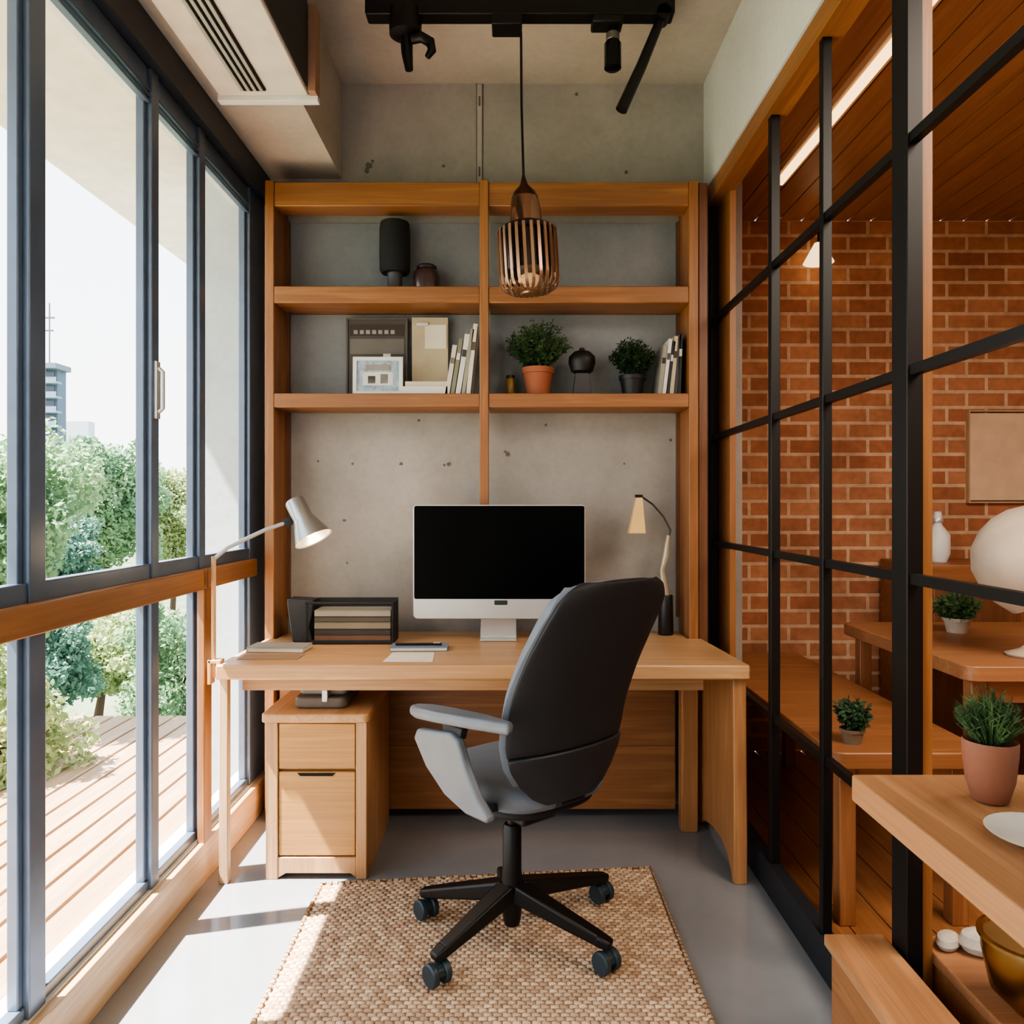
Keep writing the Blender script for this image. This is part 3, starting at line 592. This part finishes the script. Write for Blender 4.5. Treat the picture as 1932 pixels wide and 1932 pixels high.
# ---------------------------------------------------------------- rug (real beaded weave)
rg=thing('jute_rug','braided jute rug under the office chair','rug',(0,2,0))
c00,c10,c11,c01=[Vector((x,y,0)) for x,y in((-.63,.95),(.50,.95),(.48,2.69),(-.635,2.575))]
BW,BH=.024,.0155; rr_=random.Random(4); hs=[[rr_.uniform(.7,1.1) for _ in range(64)] for _ in range(128)]
def rugp(u,v):
    p=c00.lerp(c10,u).lerp(c01.lerp(c11,u),v)
    row=math.floor(p.y/BH); off=BW*.5 if row%2==0 else 0
    col=math.floor((p.x+off)/BW); fx=((p.x+off)/BW-col)*2-1; fy=(p.y/BH-row)*2-1
    fy=fy*.9+fx*.25
    h=math.sqrt(max(0,1-.92*abs(fx)**2.5))*math.sqrt(max(0,1-.95*fy*fy))*hs[row%128][col%64]
    return Vector((p.x,p.y,.003+.009*h))
build('weave',MB().grid(390,520,rugp),rug_m,rg,smooth=True,recalc=False,ang=170)
build('backing',MB().prism([(c00.x,c00.y),(c10.x,c10.y),(c11.x,c11.y),(c01.x,c01.y)],'z',.0005,.0035),M('rug_backing','6f523c',.95),rg)
rp=[(c.x,c.y) for c in(c00,c10,c11,c01)]
ed=[Vector((x,y,.0075)) for x,y in rp]; ed.append(ed[0]); pts=[]
for i in range(4):
    n=max(2,int((ed[i+1]-ed[i]).length/.02)); pts+=[ed[i].lerp(ed[i+1],j/n) for j in range(n)]
build('border_braid',MB().tube(pts+[pts[0]],[.0078 if i%2 else .0062 for i in range(len(pts)+1)],8),rope_m,rg,smooth=True)

# ---------------------------------------------------------------- office chair
oc=thing('office_chair','black and grey swivel office chair standing on the jute rug','office chair',(0,0,0))
YA=40; ca,sa=math.cos(R(YA)),math.sin(R(YA)); hz=.0135
BX=.024
def hw(v):
    K=[(0,.08),(.04,.125),(.1,.162),(.18,.193),(.28,.209),(.5,.216),(.7,.212),(.85,.202),(.93,.190),(.98,.168),(1,.135)]
    for (a,x),(b,y) in zip(K,K[1:]):
        if v<=b: return x+(y-x)*(v-a)/(b-a)
    return .135
def bk(off,v0,v1,wid=1,wrap=.07):
    def f(i,j):
        u=(i-.5)*2; v=v0+(v1-v0)*j; uu=math.sin(u*math.pi/2)*.35+u*.65
        yc=-.240-.165*v**1.2+.018*math.sin(v*math.pi*1.4)
        return Vector((BX+uu*hw(v)*wid, yc+off+wrap*abs(u)**2.2*(.55+.45*math.sin(math.pi*min(1,v*1.1))), .510+.580*v-.01*abs(u)**3))
    return f
build('back_shell',MB().grid(25,32,bk(0,.235,1)),blackpl,oc,solid=.018,smooth=True,recalc=False,bevel=.004,ang=60)
build('lower_shell',MB().grid(25,12,bk(-.004,0,.228,1.01)),M('shell_charcoal','232429',.45,bump=.05,spec=.45),oc,solid=.022,smooth=True,recalc=False,bevel=.004,ang=60)
build('back_cushion',MB().grid(25,32,bk(.028,.10,.985,.985)),greyfab,oc,solid=.038,smooth=True,recalc=False,bevel=.012,seg=3,ang=60)
def squircle(cx,cy,a,b,n=40,p=3.2):
    r=[]
    for i in range(n):
        t=2*math.pi*i/n; c_,s_=math.cos(t),math.sin(t)
        r.append((cx+a*math.copysign(abs(c_)**(2/p),c_),cy+b*math.copysign(abs(s_)**(2/p),s_)))
    return r
build('seat_cushion',MB().prism(squircle(.025,.0,.205,.22),'z',.472,.535),greyfab,oc,bevel=.028,seg=5,smooth=True)
build('seat_pan',MB().prism(squircle(.025,.0,.182,.19),'z',.448,.473),blackpl,oc,bevel=.01,seg=3)
build('mechanism',MB().box(-.06,.06,-.12,.10,.405,.449),blackpl,oc,bevel=.008)
build('back_bracket',MB().prism([(-.10,.42),(-.235,.49),(-.228,.55),(-.212,.55),(-.215,.50),(-.10,.45)],'x',-.03,.06),blackpl,oc,bevel=.005)
build('gas_lift',MB().lathe([(.014,.33),(.014,.41),(.001,.41)],(0,0,0),20),M('lift_brown','3a2a24',.3,.7),oc,smooth=True)
build('column',MB().lathe([(.022,.08),(.026,.10),(.030,.14),(.030,.20),(.027,.24),(.027,.355),(.022,.365),(.001,.367)],(0,0,0),26),black,oc,smooth=True)
pad=[(-.015,-.27),(.018,-.29),(.032,-.15),(.040,0),(.038,.09),(.018,.145),(-.014,.15),(-.036,.10),(-.040,0),(-.034,-.15)]
pm=MB().prism([(-(.235+p[0]),p[1]) for p in pad],'z',.700,.730); pm.v=[(x,y,z-y*.09) for x,y,z in pm.v]
build('armrest_pad',pm,greypad,oc,bevel=.012,seg=4,smooth=True)
pl=[(.095,.64),(.08,.668),(-.07,.690),(-.108,.680),(-.14,.62),(-.19,.555),(-.235,.52),(-.228,.505),(-.14,.503),(-.05,.525),(.035,.575)]
build('arm_panel',MB().prism(pl,'x',-.272,-.246),greypad,oc,bevel=.009,seg=3)
build('arm_support',MB().prism([(-.10,.675),(-.03,.675),(-.02,.704),(-.11,.706)],'x',-.258,-.236),blackpl,oc,bevel=.003)
build('arm_bracket',MB().taper((-.255,-.16,.520),(-.10,-.06,.462),.06,.02,.06,.02),blackpl,oc,bevel=.003)
build('armrest_pad',MB().prism([(.215,-.08),(.235,-.07),(.24,.0),(.238,.09),(.225,.13),(.195,.13),(.18,.09),(.178,0),(.19,-.07)],'z',.700,.728),greypad,oc,bevel=.010,seg=3,smooth=True)
build('arm_support',MB().prism([(-.02,.702),(.05,.702),(.04,.55),(.03,.46),(-.01,.46),(-.01,.55)],'x',.212,.23),greypad,oc,bevel=.004)
tips=[(-.262,.155),(-.196,-.175),(.255,-.12),(.285,.25),(-.03,.29)]
for X,Yw in tips:
    lx=X*ca+Yw*sa; ly=-X*sa+Yw*ca
    d=Vector((lx,ly,0)); dn=d.normalized()
    build('base_leg',MB().taper(dn*.015+Vector((0,0,.178)),d*.93+Vector((0,0,.098)),.06,.052,.040,.030).taper(d*.90+Vector((0,0,.10)),d*1.05+Vector((0,0,.088)),.042,.032,.034,.024),black,oc,bevel=.007,seg=3)
    cst=build('caster',MB().tube([d+Vector((0,0,.055)),d+Vector((0,0,.09))],.008,10).prism([(ly+q[0],q[1]) for q in[(-.026,.045),(-.02,.062),(0,.072),(.02,.062),(.026,.045)]],'x',lx-.010,lx+.010),rubber,oc,bevel=.002)
    for s_ in(-1,1):
        build('wheel',MB().lathe([(.010,-.010),(.027,-.010),(.0305,-.006),(.0305,.006),(.027,.010),(.010,.010)],(lx+s_*.020,ly,.0305+hz),24,Matrix.Rotation(R(90),3,'Y')),rubber,cst,smooth=True)
oc.location=(0,2.2,0); oc.rotation_euler.z=R(YA)

# ---------------------------------------------------------------- right foreground
ct=thing('side_counter','thick wooden counter slab jutting in at the lower right','counter',(.68,.8,.853))
build('slab',MB().prism(rrect(.527,.838,.25,1.2,.006),'z',.813,.853),wood('slab','y'),ct,bevel=.003)
build('bracket',MB().prism([(.838,.70),(.838,.813),(.60,.813),(.60,.80),(.80,.78),(.82,.70)],'y',.5,.53),wood('slab','z'),ct)
plant('potted_plant','spiky green plant in a brownish terracotta pot on the wooden counter slab',P(1868,0,1.09).x,1.09,.854,.033,.086,.048,.085,leaf1,230,.0042,31,M('terracotta_brown','80503c',.75,bump=.1),blades=True,taperpot=.72)
pl_=thing('white_plate','small white dish on the wooden counter slab at the right edge','dish',(.655,.95,.854))
build('dish',MB().lathe([(.03,.854),(.035,.856),(.062,.866),(.064,.868),(.060,.868),(.034,.860),(.001,.859)],(.655,.95,0),32),M('porcelain','cfc8bd',.25),pl_,smooth=True)
bn=thing('wooden_bench','low wooden bench box along the foot of the glass partition','bench',(.77,1.4,0))
build('body',B(.712,.832,.3,1.72,0,.285),wood('shelf','y'),bn,bevel=.003)
build('bench_top',B(.70,.833,.3,1.732,.285,.31),wood('slab','y'),bn,bevel=.003)
b2=thing('wooden_chest','low wooden chest just behind the glass partition at the lower right','chest',(1.2,1.4,0))
build('body',B(.91,1.6,.9,1.715,0,.285),wood('shelf','x'),b2,bevel=.003)
build('lid',B(.905,1.61,.89,1.725,.285,.31),wood('farlight','x'),b2,bevel=.003)
bw=thing('brass_bowl','deep brass bowl on the wooden chest at the lower right corner','bowl',(.985,1.46,.31))
build('bowl',MB().lathe([(.03,.311),(.034,.316),(.07,.35),(.085,.42),(.084,.445),(.089,.45),(.080,.45),(.078,.42),(.062,.355),(.001,.325)],(.985,1.46,0),36),brass,bw,smooth=True)
build('rim',MB().lathe([(.084,.444),(.092,.448),(.092,.454),(.084,.456),(.080,.45)],(.985,1.46,0),36),M('brass_bright','b59c6c',.25,1.0),bw,smooth=True)
random.seed(8)
for i,(x,y,r,lb) in enumerate([(1.02,1.66,.045,'large white stone at the back of the wooden chest behind the bowl'),(.95,1.68,.028,'small pale stone left of the large white stone on the chest'),(1.10,1.64,.035,'grey-white stone right of the large white stone on the chest')]):
    me=MB().lathe([(.3*r,0),(.8*r,.1*r),(r,.45*r),(.85*r,.85*r),(.4*r,1.05*r),(.001,1.08*r)],(0,0,0),18)
    me.xf(Matrix.Translation((x,y,.31))@Matrix.Rotation(i*.8,4,'Z')@Matrix.Diagonal((1.3,.85,1,1)))
    tag(build('stone',me,M('stone_%d'%i,'b3aa9e',.8,var=.2,ns=30,bump=.2,bs=60),smooth=True),lb,'stone','stones on the chest')

# ---------------------------------------------------------------- lights / world / camera
def light(name,kind,loc,energy,col,size=None,rot=None,**k):
    l=bpy.data.lights.new(name,kind); l.energy=energy; l.color=col
    if size:
        if kind=='AREA': l.shape='RECTANGLE'; l.size,l.size_y=size
        else: l.shadow_soft_size=size
    o=bpy.data.objects.new(name,l); C.objects.link(o); o.location=loc
    if rot is not None: o.rotation_euler=rot
    return o
el=R(61)
sd=Vector((math.cos(el)*math.cos(R(14)),math.cos(el)*math.sin(R(14)),-math.sin(el)))
s=light('sun','SUN',(-5,0,8),50,(1,.94,.86)); s.data.angle=R(1.0); s.rotation_euler=sd.to_track_quat('-Z','Y').to_euler()
light('far_room_light','AREA',(1.9,.85,2.70),105,(1,.86,.70),(1.4,1.7),(0,0,0))
light('room_fill_light','AREA',(.2,-.2,3.0),5,(1,.95,.9),(1.0,1.4),(0,0,0))  # added fill light, out of view near the ceiling behind the camera
light('lamp_light','POINT',P(598,1032,2.68),3,(1,.7,.4),.03)
w=bpy.data.worlds.new('World'); bpy.context.scene.world=w; w.use_nodes=True
t=w.node_tree; bg=t.nodes['Background']
tc=N(t,'ShaderNodeTexCoord'); sx=N(t,'ShaderNodeSeparateXYZ'); t.links.new(tc.outputs['Generated'],sx.inputs[0])
c_=ramp(t,sx.outputs[2],[(.0,(1.0,.99,.97)),(.12,(.97,.98,1.0)),(.6,(.70,.83,1.0))]); t.links.new(c_,bg.inputs[0]); bg.inputs[1].default_value=4.4
try: bpy.context.scene.view_settings.look='AgX - Medium High Contrast'
except Exception as ex: print('look',ex)
cam=bpy.data.cameras.new('Camera'); co=bpy.data.objects.new('Camera',cam); C.objects.link(co)
co.location=(0,0,H); co.rotation_euler=(R(90),0,0); cam.lens=F/1932*36; cam.sensor_width=36; cam.shift_y=-11/1932; cam.clip_start=.05; cam.clip_end=300
bpy.context.scene.camera=co
